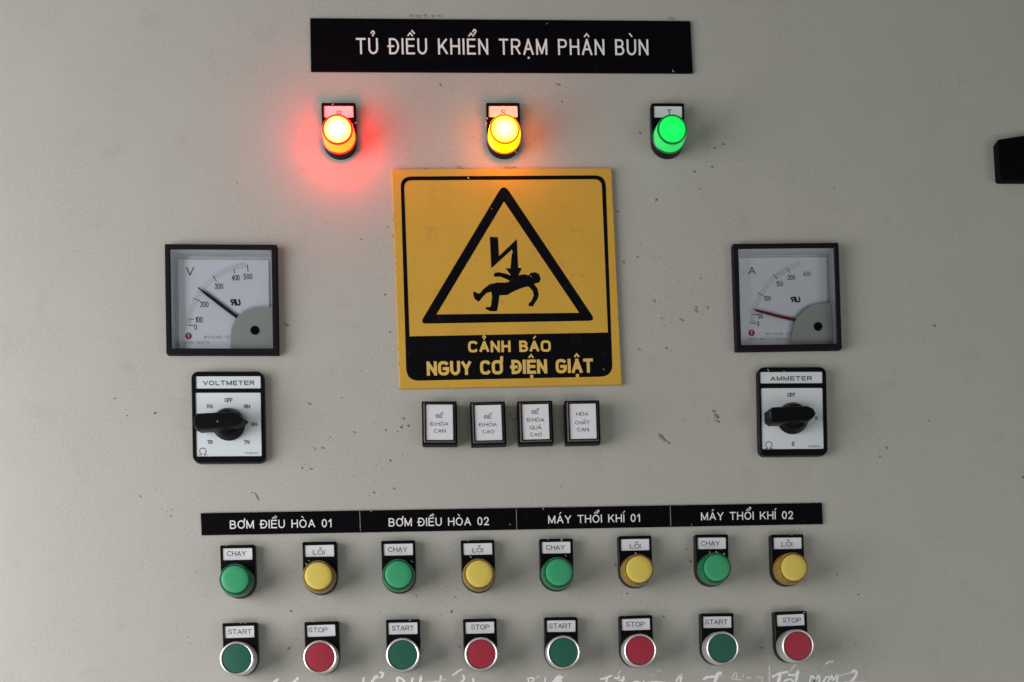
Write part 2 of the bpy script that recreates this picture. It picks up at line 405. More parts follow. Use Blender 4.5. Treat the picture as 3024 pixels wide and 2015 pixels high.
# ------------------------------------------------------------------ the cabinet
cab = thing('control_cabinet', 'light grey powder coated steel control cabinet that carries all the instruments', 'cabinet', 0, 0)
XL, XR, ZB, ZT = -560, 585, -900, 800
MET = {}
for key, z, q in (('V', Z(470, 700, 4.2368), [(90, 105), (1450, 118), (1487, 1467), (120, 1468)]),
                  ('A', Z(2140, 700, 4.4806), [(118, 112), (1490, 97), (1525, 1485), (145, 1507)])):
    pts = [P(*z(*c), 4) for c in q]
    c = sum(pts, Vector((0, 0)))/4
    ang = math.atan2(pts[1].y-pts[0].y, pts[1].x-pts[0].x)*0.5 + math.atan2(pts[2].y-pts[3].y, pts[2].x-pts[3].x)*0.5
    MET[key] = (z, c, ang)
bm = bmesh.new()
holes = []
for key in MET:
    z, c, a = MET[key]
    holes.append([(c.x+dx*44.0*math.cos(a)-dz*44*math.sin(a), c.y+dx*44*math.sin(a)+dz*44*math.cos(a)) for dx, dz in ((-1, -1), (1, -1), (1, 1), (-1, 1))])
outer = [(XL, ZB), (XR, ZB), (XR, ZT), (XL, ZT)]
fill(bm, [outer]+holes, 0)
rim = lambda e, h: [(XL-e, ZB-e, h), (XR+e, ZB-e, h), (XR+e, ZT+e, h), (XL-e, ZT+e, h)]
loft(bm, [rim(0, 0), rim(0.9, -0.4), rim(1.4, -1.6), rim(1.4, -22)])
for hl in holes: loft(bm, [[(p[0], p[1], 0) for p in hl], [(p[0], p[1], -1.5) for p in hl]])
door = finish(bm, 'door', M['paint'], cab, smooth=False)
bm = bmesh.new()
W0 = 6
loft(bm, [[(XL-W0, ZB-W0, -25), (XR+W0, ZB-W0, -25), (XR+W0, ZT+W0, -25), (XL-W0, ZT+W0, -25)],
          [(XL-W0, ZB-W0, -350), (XR+W0, ZB-W0, -350), (XR+W0, ZT+W0, -350), (XL-W0, ZT+W0, -350)]], cap1=True)
fill(bm, [[(XL-W0, ZB-W0), (XR+W0, ZB-W0), (XR+W0, ZT+W0), (XL-W0, ZT+W0)], [(XL+15, ZB+15), (XR-15, ZB+15), (XR-15, ZT-15), (XL+15, ZT-15)]], -25)
finish(bm, 'cabinet_body', M['paint'], cab, smooth=False)

# ------------------------------------------------------------------ nameplates
def corner_plate(name, label, cat, q, th, m, face_name='plate', bevel=0.25):
    pts = [P(*c, th) for c in q]
    c = sum(pts, Vector((0, 0)))/4
    ang = (math.atan2(pts[1].y-pts[0].y, pts[1].x-pts[0].x)+math.atan2(pts[2].y-pts[3].y, pts[2].x-pts[3].x))/2
    t = thing(name, label, cat, c.x, c.y, ang)
    lp = [loc(t, p) for p in pts]
    lp = lp[::-1]
    bm = bmesh.new()
    def ins(e, h):
        n = 4; L = []
        for i in range(n):
            p = Vector(lp[i]); a = (Vector(lp[i-1])-p).normalized(); b = (Vector(lp[(i+1) % n])-p).normalized()
            q_ = p+(a+b)*e; L.append((q_.x, q_.y, h))
        return L
    loft(bm, [ins(0, 0.02), ins(0, th-bevel), ins(bevel, th)], cap1=True)
    finish(bm, face_name, m, t, smooth=False)
    return t
ZA = Z(880, 20, 1.9608)
t = corner_plate('title_nameplate', 'large black title nameplate with white capitals at the very top', 'nameplate',
                 [ZA(70, 66), ZA(2272, 83), ZA(2287, 383), ZA(75, 373)], 2.0, M['engrave'])
text(t, 'lettering', 'TỦ ĐIỀU KHIỂN TRẠM PHÂN BÙN', ZA(338, 275), ZA(2030, 282), 47.5, 2.06, M['white'], bold=0.118, track=0.36)
ZL, ZR = Z(580, 1480, 2.451), Z(1500, 1460, 2.451)
t = corner_plate('strip_nameplate', 'long black strip divided into four pump and blower names above the button rows', 'nameplate',
                 [ZL(30, 88), ZR(2273, 62), ZR(2280, 215), ZL(37, 247)], 1.8, M['engrave'])
for s, z, a, b, ch in (('BƠM ĐIỀU HÒA 01', ZL, (243, 202), (980, 190), 24.5), ('BƠM ĐIỀU HÒA 02', ZL, (1392, 185), (2118, 175), 24.5),
                       ('MÁY THỔI KHÍ 01', ZR, (292, 213), (958, 200), 24.0), ('MÁY THỔI KHÍ 02', ZR, (1398, 190), (2065, 179), 24.0)):
    text(t, 'lettering', s, z(*a), z(*b), ch, 1.86, M['white'], bold=0.135, track=0.30)
for z, x0, y0, x1, y1 in ((ZL, 1182, 73, 1187, 218), (ZL, 2315, 57, 2319, 207), (ZR, 1174, 86, 1179, 230)):
    bm = bmesh.new(); a, b = loc(t, P(*z(x0, y0), 1.8)), loc(t, P(*z(x1, y1), 1.8))
    ribbon(bm, [a, b], 0.55, 1.84, wob=0.25); finish(bm, 'divider_line', M['score'], t, smooth=False)

# ------------------------------------------------------------------ warning sign
ZS = Z(1120, 480, 2.273)
TH = 3.5
t = corner_plate('warning_sign', 'square yellow and black electric shock warning sign below the lit lamps', 'sign',
                 [ZS(83, 45), ZS(1558, 38), ZS(1628, 1490), ZS(137, 1519)], TH, M['yellow'], 'sign_board', 0.3)
def sl(x, y, h=TH): return loc(t, P(*ZS(x, y), h))
def outline(pts, rad): return rounded([sl(*p) for p in pts], [r/2.273*0.302 for r in rad] if isinstance(rad, list) else rad/2.273*0.302, 7)
bm = bmesh.new()
flat(bm, [outline([(142, 95), (1518, 87), (1567, 1437), (183, 1467)], [75, 75, 85, 85]),
          outline([(166, 121), (1492, 113), (1535, 1142), (203, 1168)], [52, 52, 1, 1])], TH-0.1, TH+0.10)
finish(bm, 'black_border', M['signblack'], t, smooth=False)
bm = bmesh.new()
flat(bm, [outline([(835, 140), (1452, 1063), (272, 1083)], [42, 26, 26]), outline([(837, 262), (1342, 1010), (383, 1021)], 2)], TH-0.1, TH+0.10)
finish(bm, 'warning_triangle', M['signblack'], t, smooth=False)
bm = bmesh.new()
flat(bm, [outline([(742, 500), (796, 503), (803, 630), (923, 515), (932, 708), (957, 711), (936, 752), (908, 792), (885, 760), (848, 711), (880, 712), (893, 582), (752, 711)], 3)], TH-0.1, TH+0.13)
finish(bm, 'lightning_arrow', M['signblack'], t, smooth=False)
bm = bmesh.new()
man = [(770, 768), (770, 744), (800, 737), (850, 748), (890, 762), (935, 757), (980, 751), (1003, 760), (1016, 742), (1045, 737), (1070, 748), (1084, 782), (1073, 806),
       (1048, 812), (1040, 818), (1062, 848), (1070, 888), (1060, 922), (1042, 946), (1032, 966), (1002, 965), (1003, 948), (1022, 928), (1037, 893),
       (1030, 862), (1005, 836), (990, 834), (960, 842), (905, 864), (860, 890), (806, 893), (801, 940), (791, 999), (745, 999), (714, 984), (714, 972),
       (748, 970), (757, 905), (752, 868), (722, 876), (692, 905), (668, 936), (640, 917), (630, 885), (632, 864), (650, 875), (674, 881), (700, 850),
       (740, 818), (790, 807), (850, 807), (882, 798), (850, 782), (810, 767)]
flat(bm, [outline(man, 6)], TH-0.1, TH+0.10)
finish(bm, 'falling_figure', M['signblack'], t, smooth=False)
text(t, 'lettering', 'CẢNH BÁO', ZS(597, 1276), ZS(1153, 1271), 34, TH+0.2, M['yellowtext'], bold=0.215, track=0.37)
text(t, 'lettering', 'NGUY CƠ ĐIỆN GIẬT', ZS(320, 1432), ZS(1437, 1411), 42, TH+0.2, M['yellowtext'], bold=0.215, track=0.37)

# ------------------------------------------------------------------ legend plate + pilot lamps + push buttons
_mc = {}
def shared(key, name, m, build, parent, label=None, smooth=True):
    k = (key, m.name)
    if k not in _mc:
        bm = bmesh.new(); build(bm); o = finish(bm, name, m, parent, smooth, label); _mc[k] = o.data; return o
    return link(name, _mc[k], parent, label)
HP = 8.5        # legend plate thickness
HW, TOPV = 14.9, 31.6
def b_plate(bm):
    hole = rrect(25.6, 10.3, 0.5, HP, 3, 0, 23.6)
    loft(bm, [dshape(HW, TOPV, 0.02), dshape(HW, TOPV, HP-0.6), dshape(HW, TOPV, HP, 0.6)])
    fill(bm, [dshape(HW, TOPV, HP, 0.6), hole], HP)
    loft(bm, [hole, [(p[0], p[1], HP-0.9) for p in hole]])
def b_card(bm): loft(bm, [rrect(25.5, 10.2, 0.4, HP-1.0, 3, 0, 23.6), rrect(25.5, 10.2, 0.4, HP-0.55, 3, 0, 23.6)], cap1=True)
def b_bezel(bm): loft(bm, [circ(15.0, HP), circ(15.0, HP+0.8), circ(14.6, HP+1.4), circ(12, HP+1.4)])
def b_shell(bm):
    loft(bm, [circ(14.5, HP+1.4), circ(14.4, HP+6), circ(13.6, HP+13.5), circ(13.1, HP+15.4), circ(12.5, HP+16.3), circ(11.9, HP+16.4), circ(11.7, HP+15.8),
              circ(11.7, HP+9), circ(12.6, HP+1.4)], closed=True)
def b_core(bm): loft(bm, [circ(11.3, HP+1.3), circ(11.3, HP+15.2)], cap1=True)
def b_face(bm): loft(bm, [circ(11.6, HP+15.6), circ(11.6, HP+16.0), circ(11.1, HP+16.3), circ(8, HP+16.6), circ(4, HP+16.7)], cap1=True)
def b_ring(bm): loft(bm, [circ(13.3, HP+15.6), circ(12.9, HP+16.3), circ(12.3, HP+16.6), circ(11.8, HP+16.5), circ(11.65, HP+16.0)])
def b_side(bm): loft(bm, [circ(14.0, HP+3.0), circ(13.95, HP+8), circ(13.6, HP+13.5), circ(13.35, HP+15.5)])
def b_foot(bm): loft(bm, [circ(14.9, HP+1.4), circ(14.8, HP+2.4), circ(14.05, HP+3.1)])
def b_chrome(bm):
    loft(bm, [circ(14.7, HP+0.3), circ(14.8, HP+1.4), circ(14.4, HP+2.2), circ(14.5, HP+4), circ(14.6, HP+14.4), circ(14.55, HP+16.6), circ(14.1, HP+17.6), circ(13.5, HP+18.0), circ(12.8, HP+17.6), circ(12.6, HP+15)])
def b_cap(bm): loft(bm, [circ(12.45, HP+12), circ(12.45, HP+16.8), circ(12.1, HP+17.3), circ(8, HP+17.6), circ(4, HP+17.7)], cap1=True)

def base_at(cx, top):
    """centre of the round part from the plate's outline centre and top edge in photo pixels"""
    p = P(cx, top, HP*0.75)
    return p.x, p.y - TOPV
def legend(t, word, z, x0, x1, base, caph, card=M['card'], skew=(0, 0, 0)):
    pl = shared('plate', 'legend_plate', M['black'], b_plate, t)
    c = shared('card', 'label_card', card, b_card, pl)
    c.location = (skew[0]*MM, 0, skew[1]*MM); c.rotation_euler = (0, skew[2], 0)
    text(t, 'lettering', word, z(x0, base), z(x1, base+skew[2]*-20), caph, HP-0.48, M['ink'], parent=pl, bold=0.14)
UNDER = ['leftmost of the four', 'second from the left of four', 'third from the left of four', 'rightmost of the four']
def pilot(label, cx, top, colour, word, z, x0, x1, base, caph, group, islit=False, rot=0.0, skew=(0, 0, 0)):
    X, Zc = base_at(cx, top)
    t = thing('pilot_lamp', label, 'pilot lamp', X, Zc, rot, group)
    legend(t, word, z, x0, x1, base, caph, skew=skew)
    shared('bezel', 'bezel', M['black'], b_bezel, t)
    if islit:
        lens = shared('side', 'lens', M[colour+'side'], b_side, t)
        shared('foot', 'lens_foot', M[colour+'ring'], b_foot, lens)
        shared('ring', 'lens_rim', M[colour+'ring'], b_ring, lens)
        shared('face', 'lens_face', M['greenlit' if colour == 'green' else colour+'face'], b_face, lens)
    else:
        lens = shared('shell', 'lens', M[colour+'lens'], b_shell, t)
        shared('core', 'lamp_core', M[colour+'core'], b_core, lens)
        shared('face', 'lens_face', M['greenface' if colour == 'green' else 'yellowface'], b_face, lens)
    return t
def button(label, cx, top, colour, word, z, x0, x1, base, caph, group, rot=0.0, skew=(0, 0, 0)):
    X, Zc = base_at(cx, top)
    t = thing('push_button', label, 'push button', X, Zc, rot, group)
    legend(t, word, z, x0, x1, base, caph, skew=skew)
    shared('bezel', 'bezel', M['black'], b_bezel, t)
    shared('chrome', 'metal_ring', M['chrome'], b_chrome, t)
    shared('cap', 'button_cap', M[colour+'cap'], b_cap, t)
    return t
pilot('lit red pilot lamp glowing under the left end of the title nameplate', 1000, 307, 'red', 'R', Z(800, 200, 4.3545), 848, 914, 628, 17, 'lit pilot lamps under the title nameplate', True)
pilot('lit orange pilot lamp glowing directly above the yellow warning sign', 1485, 307, 'amber', 'S', Z(1340, 240, 5.2267), 728, 800, 528, 17, 'lit pilot lamps under the title nameplate', True)
pilot('bright green pilot lamp with a T card, top right of the warning sign', 1970.5, 308, 'green', 'T', Z(1840, 270, 7.1286), 925, 1028, 505, 17, 'lit pilot lamps under the title nameplate', True, skew=(0, 0.1, 0.01))
row1 = [('green', 702, 1610.6, ZL, 220, 360, 400, 15.5), ('amber', 943.5, 1601, ZL, 843, 928, 388, 13.5), ('green', 1176, 1597.5, ZL, 1387, 1527, 370, 15),
        ('amber', 1410.3, 1596, ZL, 1997, 2075, 372, 13.5), ('green', 1641, 1592, ZR, 275, 412, 403, 14.5), ('amber', 1874, 1583.6, ZR, 882, 960, 393, 13.5),
        ('green', 2099.3, 1579.5, ZR, 1397, 1533, 373, 14.5), ('amber', 2323, 1579.5, ZR, 1980, 2058, 378, 13.5)]
for i, (c, cx, top, z, x0, x1, base, ch) in enumerate(row1):
    word = 'CHẠY' if c == 'green' else 'LỖI'
    pilot(('green CHẠY' if c == 'green' else 'yellow LỖI')+' pilot lamp, unlit, '+UNDER[i//2], cx, top, c, word, z, x0, x1, base, ch,
          'green CHẠY pilot lamps' if c == 'green' else 'yellow LỖI pilot lamps', rot=R((0.2, -0.3, 0.1, 0.3, -0.4, 0.3, -0.5, -0.1)[i]),
          skew=((0, 0, .01), (0, -.1, -.012), (0, 0, 0), (0, 0, .008), (0, 0, -.008), (0, 0, .01), (0, 0, 0), (0, 0, .01))[i])
ZB1, ZB2 = Z(600, 1790, 2.451), Z(1540, 1780, 2.2625)
row2 = [('green', 709, 1840, ZB1, 178, 352, 205, 15), ('red', 950, 1836.5, ZB1, 762, 900, 191, 14.5), ('green', 1189.3, 1830, ZB1, 1365, 1525, 179, 15),
        ('red', 1416.5, 1828, ZB1, 1938, 2072, 171, 15), ('green', 1655, 1823.5, ZB2, 183, 335, 173, 15), ('red', 1877, 1818.5, ZB2, 697, 825, 161, 15),
        ('green', 2115.5, 1812, ZB2, 1227, 1377, 146, 15), ('red', 2334, 1806, ZB2, 1743, 1868, 134, 15)]
for i, (c, cx, top, z, x0, x1, base, ch) in enumerate(row2):
    word = 'START' if c == 'green' else 'STOP'
    button(('dark green START' if c == 'green' else 'red STOP')+' push button in a metal ring, '+UNDER[i//2], cx, top, c, word, z, x0, x1, base, ch,
           'green START push buttons' if c == 'green' else 'red STOP push buttons', rot=R((0.3, 0.2, -0.2, 0.1, -0.6, 0.4, -0.4, 0.8)[i]),
           skew=((-.2, 0, -.01), (-.5, 0, -.02), (0, 0, 0), (0, 0, -.006), (0, 0, .008), (0, 0, -.01), (0, 0, .004), (0, 0, -.02))[i])

# ------------------------------------------------------------------ square lettered indicators
ZI = Z(1220, 1160, 4.0569)
def b_body(bm):
    loft(bm, [rrect(31.0, 38.0, 0.8, 0.02), rrect(31.0, 38.0, 0.8, 11.6), rrect(30.2, 37.2, 0.6, 12.4), rrect(28.6, 35.6, 0.5, 12.4), rrect(28.4, 35.4, 0.5, 11.4)])
def b_cover(bm):
    loft(bm, [rrect(28.2, 35.2, 0.6, 11.3), rrect(27.8, 34.8, 0.6, 13.3), rrect(26.2, 33.4, 0.5, 14.6), rrect(24.4, 32.0, 0.4, 14.6), rrect(23.6, 31.2, 0.3, 13.8)])
def b_icard(bm): loft(bm, [rrect(23.4, 31.0, 0.3, 12.8), rrect(23.4, 31.0, 0.3, 14.0)], cap1=True)
def b_groove(bm): loft(bm, [rrect(26.0, 33.2, 0.4, 14.62), rrect(25.6, 32.8, 0.4, 14.85), rrect(24.2, 31.8, 0.3, 14.85), rrect(23.5, 31.1, 0.3, 14.2)])
inds = [([(103, 105), (523, 105), (528, 652), (115, 655)], [('BỂ', 270, 358, 303), ('Đ.HÒA', 208, 425, 397), ('CẠN', 250, 390, 480)], 'reading BỂ Đ.HÒA CẠN, leftmost of four'),
        ([(682, 115), (1095, 110), (1112, 650), (700, 660)], [('BỂ', 852, 940, 312), ('Đ.HÒA', 790, 1005, 405), ('CAO', 830, 972, 490)], 'reading BỂ Đ.HÒA CAO in three lines'),
        ([(1250, 105), (1658, 102), (1672, 640), (1262, 645)], [('BỂ', 1420, 1505, 255), ('Đ.HÒA', 1362, 1572, 348), ('QUÁ', 1395, 1540, 440), ('CAO', 1400, 1545, 524)], 'reading BỂ Đ.HÒA QUÁ CAO in four lines'),
        ([(1815, 99), (2225, 97), (2230, 635), (1818, 638)], [('HÒA', 1955, 2100, 278), ('CHẤT', 1940, 2115, 381), ('CẠN', 1965, 2105, 464)], 'reading HÒA CHẤT CẠN, rightmost of four')]
for q, words, lab in inds:
    top = (P(*ZI(*q[0]), 12)+P(*ZI(*q[1]), 12))/2
    bot = (P(*ZI(*q[3]), 0)+P(*ZI(*q[2]), 0))/2
    ct = (top+bot)/2
    ang = math.atan2(P(*ZI(*q[1]), 12).y-P(*ZI(*q[0]), 12).y, 30)*0.5 + R(random.uniform(-.3, .3))
    dv = top-bot
    t = thing('square_indicator', 'black framed indicator with white card '+lab, 'indicator', ct.x, ct.y, math.atan2(-dv.x, dv.y)*0.5+ang*0.5, 'square indicators with white cards')
    shared('body', 'housing', M['black'], b_body, t)
    cv = shared('cover', 'lens_frame', M['rimgrey'], b_cover, t)
    shared('groove', 'inner_lip', M['black'], b_groove, cv)
    cd = shared('icard', 'label_card', M['card'], b_icard, t)
    for k, (s, x0, x1, by) in enumerate(words):
        text(t, 'lettering', s, ZI(x0, by), ZI(x1, by), 11.0, 14.06, M['ink'], parent=cd, bold=0.15)

# ------------------------------------------------------------------ panel meters
def meter(key, label):
    z, c, a = MET[key]
    t = thing('panel_meter', label, 'panel meter', c.x, c.y, a, 'square needle meters')
    def L(x, y, h): return loc(t, P(*z(x, y), h))
    HD = -6.0
    def b_frame(bm):
        loft(bm, [rrect(97.2, 96.2, 1.0, 0.02), rrect(97.0, 96.0, 1.0, 6.0), rrect(95.6, 94.6, 0.8, 7.2), rrect(89.0, 88.0, 0.6, 7.2), rrect(87.6, 86.6, 0.5, 6.4), rrect(87.4, 86.4, 0.5, 5.6)])
    shared('mframe', 'frame', M['frameblack'], b_frame, t)
    def b_case(bm): loft(bm, [rrect(87.3, 86.3, 0.5, 5.9), rrect(86.4, 85.4, 0.5, HD-2.0)], cap1=True)
    shared('mcase', 'inner_case', M['dialwall'], b_case, t)
    def b_pane(bm): loft(bm, [rrect(87.2, 86.2, 0.5, 5.4), rrect(87.2, 86.2, 0.5, 6.3)], cap0=True, cap1=True)
    shared('mpane', 'window_pane', M['pane'], b_pane, t)
    # dial plate traced at its own depth
    if key == 'V': dq = [(236, 282), (1366, 292), (1385, 1400), (252, 1400)]
    else: dq = [(190, 278), (1345, 268), (1365, 1420), (215, 1430)]
    bm = bmesh.new(); pts = [L(*p, HD) for p in dq][::-1]
    pts = [(max(-42.8, min(42.8, p[0])), max(-42.3, min(42.3, p[1]))) for p in pts]
    flat(bm, [pts], HD-1.5, HD)
    dial = finish(bm, 'dial', M['dial'], t, smooth=False)
    H1 = HD+0.06
    def tick(bm, x0, y0, x1, y1, wd): ribbon(bm, [L(x0, y0, H1), L(x1, y1, H1)], wd, H1, 1.0, 0.0)
    kx, ky = (1198, 1168) if key == 'V' else (1238, 1185)
    bm = bmesh.new(); bs = bmesh.new()
    if key == 'V':
        for q in ((370, 1110, 430, 1110), (370, 1025, 430, 1032), (430, 765, 508, 803), (677, 492, 717, 556), (932, 400, 946, 455), (1103, 350, 1113, 438), (487, 630, 500, 655)): tick(bm, *q, 0.75)
        angs = [math.radians(a_+(b_-a_)*k/n_) for a_, b_, n_ in ((176, 170, 5), (170, 152.3, 10), (152.3, 127.9, 10), (127.9, 109.3, 10), (109.3, 96.6, 9)) for k in range(n_)]
        ro, ri = 868, 800
    else:
        for q in ((345, 1140, 412, 1142), (362, 1022, 445, 1032), (440, 742, 512, 780), (645, 497, 695, 558), (828, 410, 856, 468)): tick(bm, *q, 0.75)
        angs = [math.radians(a_+(b_-a_)*k/n_) for a_, b_, n_ in ((177, 169.3, 6), (169.3, 150.9, 10), (150.9, 130.8, 10), (130.8, 118, 10), (118, 104, 6)) for k in range(n_)]
        ro, ri = 905, 835
    for k, an in enumerate(angs):
        r1 = ro + (8 if k % 5 == 0 else 0)
        a0 = L(kx+r1*math.cos(an), ky-r1*math.sin(an)*0.99, H1); a1 = L(kx+ri*math.cos(an), ky-ri*math.sin(an)*0.99, H1)
        ribbon(bs, [a0, a1], 0.32, H1, 1.0, 0.0)
    finish(bm, 'major_scale_marks', M['inkdark'], dial, smooth=False)
    finish(bs, 'fine_scale_marks', M['inksoft'], dial, smooth=False, kind='stuff')
    T = lambda s, x0, x1, y, ch, m, b=0.13, sh=0.0: text(t, 'lettering', s, z(x0, y), z(x1, y), ch/z.k, H1+0.02, M[m], parent=dial, bold=b, shear=sh)
    if key == 'V':
        T('V', 335, 440, 485, 108, 'inkdark', 0.12)
        for s, x0, x1, y in (('0', 437, 475, 1167), ('100', 450, 546, 1073), ('200', 510, 620, 880), ('300', 694, 803, 655), ('400', 908, 1008, 547), ('500', 1055, 1168, 532)): T(s, x0, x1, y, 72, 'ink')
        T('ЯU', 905, 1030, 862, 82, 'inkdark', 0.26, -0.25)
        T('⌀1~0.45 1.5', 560, 880, 1272, 36, 'inksoft'); T('MODEL BEW-72', 310, 630, 1335, 26, 'inksoft')
        lg = (368, 1240, 42)
    else:
        T('A', 312, 413, 500, 105, 'inkdark', 0.12)
        for s, x0, x1, y in (('0', 428, 460, 1183), ('50', 440, 505, 1083), ('100', 518, 613, 848), ('150', 680, 775, 655), ('200', 830, 935, 570)): T(s, x0, x1, y, 70, 'ink')
        T('400', 1035, 1140, 525, 70, 'pinkprint', 0.16)
        T('ЯU', 885, 1012, 870, 80, 'inkdark', 0.26, -0.25)
        T('⌀1~0.45 1.5', 545, 875, 1300, 36, 'inksoft'); T('MODEL BEW  CT 200/5A', 305, 810, 1363, 26, 'inksoft')
        lg = (357, 1270, 44)
    bm = bmesh.new(); cc = L(lg[0], lg[1], H1); flat(bm, [[(cc[0]+3.0*math.cos(i*.3491), cc[1]+3.0*math.sin(i*.3491)) for i in range(18)]], H1-0.05, H1+0.01)
    finish(bm, 'maker_roundel', M['redlogo'], dial, smooth=False)
    text(t, 'lettering', 'T', z(lg[0]-14, lg[1]+22), z(lg[0]+14, lg[1]+22), 44/z.k, H1+0.06, M['dial'], parent=dial, bold=0.2)
    # needle
    HN = -3.0
    if key == 'V': n = [((485, 632), 8), ((560, 690), 30), ((600, 718), 42), ((780, 856), 42), ((985, 1010), 40), ((1100, 1096), 40)]
    else: n = [((385, 962), 8), ((440, 978), 32), ((520, 997), 36), ((700, 1045), 40), ((955, 1102), 42), ((1100, 1142), 42)]
    left, rgt = [], []
    for i, (p, wd) in enumerate(n):
        p0 = Vector(L(*n[max(i-1, 0)][0], HN)); p1 = Vector(L(*n[min(i+1, len(n)-1)][0], HN)); d = (p1-p0).normalized()
        q = Vector(L(*p, HN)); k = wd/z.k*0.302/2
        left.append((q.x-d.y*k, q.y+d.x*k)); rgt.append((q.x+d.y*k, q.y-d.x*k))
    bm = bmesh.new(); flat(bm, [left+rgt[::-1]], HN-0.4, HN)
    finish(bm, 'needle', M['needleblack' if key == 'V' else 'needlered'], t, smooth=False)
    # quarter-round movement cover and its screw
    HC = -1.8
    arc = [(893, 1420), (895, 1330), (897, 1240), (912, 1130), (950, 1040), (1010, 970), (1090, 918), (1180, 885), (1290, 874), (1420, 872)] if key == 'V' else \
          [(878, 1440), (885, 1340), (905, 1210), (940, 1105), (990, 1030), (1050, 975), (1130, 920), (1220, 890), (1330, 878), (1470, 876)]
    pts = [L(*p, HC) for p in arc]
    pts = [(min(43.0, p[0]), max(-42.6, p[1])) for p in pts]
    # resample smoothly
    bm = bmesh.new(); poly = pts+[(43.0, -42.6)]
    def rs(pl):
        o = []
        for i in range(len(pl)-1):
            p0, p1, p2, p3 = pl[max(i-1, 0)], pl[i], pl[i+1], pl[min(i+2, len(pl)-1)]
            for k in range(4):
                s_ = k/4; o.append(tuple(0.5*((2*p1[j])+(-p0[j]+p2[j])*s_+(2*p0[j]-5*p1[j]+4*p2[j]-p3[j])*s_*s_+(-p0[j]+3*p1[j]-3*p2[j]+p3[j])*s_**3) for j in (0, 1)))
        o.append(pl[-1]); return o
    flat(bm, [rs(pts)+[(43.0, -42.6)]], HC-2.5, HC)
    finish(bm, 'movement_cover', M['cover'], t, smooth=False)
    bm = bmesh.new(); cc = L(kx, ky, HC+0.5); rr = 3.9
    loft(bm, [circ(rr, HC, 28, *cc), circ(rr, HC+0.8, 28, *cc), circ(rr-0.7, HC+1.5, 28, *cc)], cap1=True)
    scr = finish(bm, 'zero_screw', M['black'], t)
    return t
meter('V', 'white faced voltmeter with a black needle near 220, upper left of the panel')
meter('A', 'white faced ammeter with a dark red needle near 50, upper right of the panel')

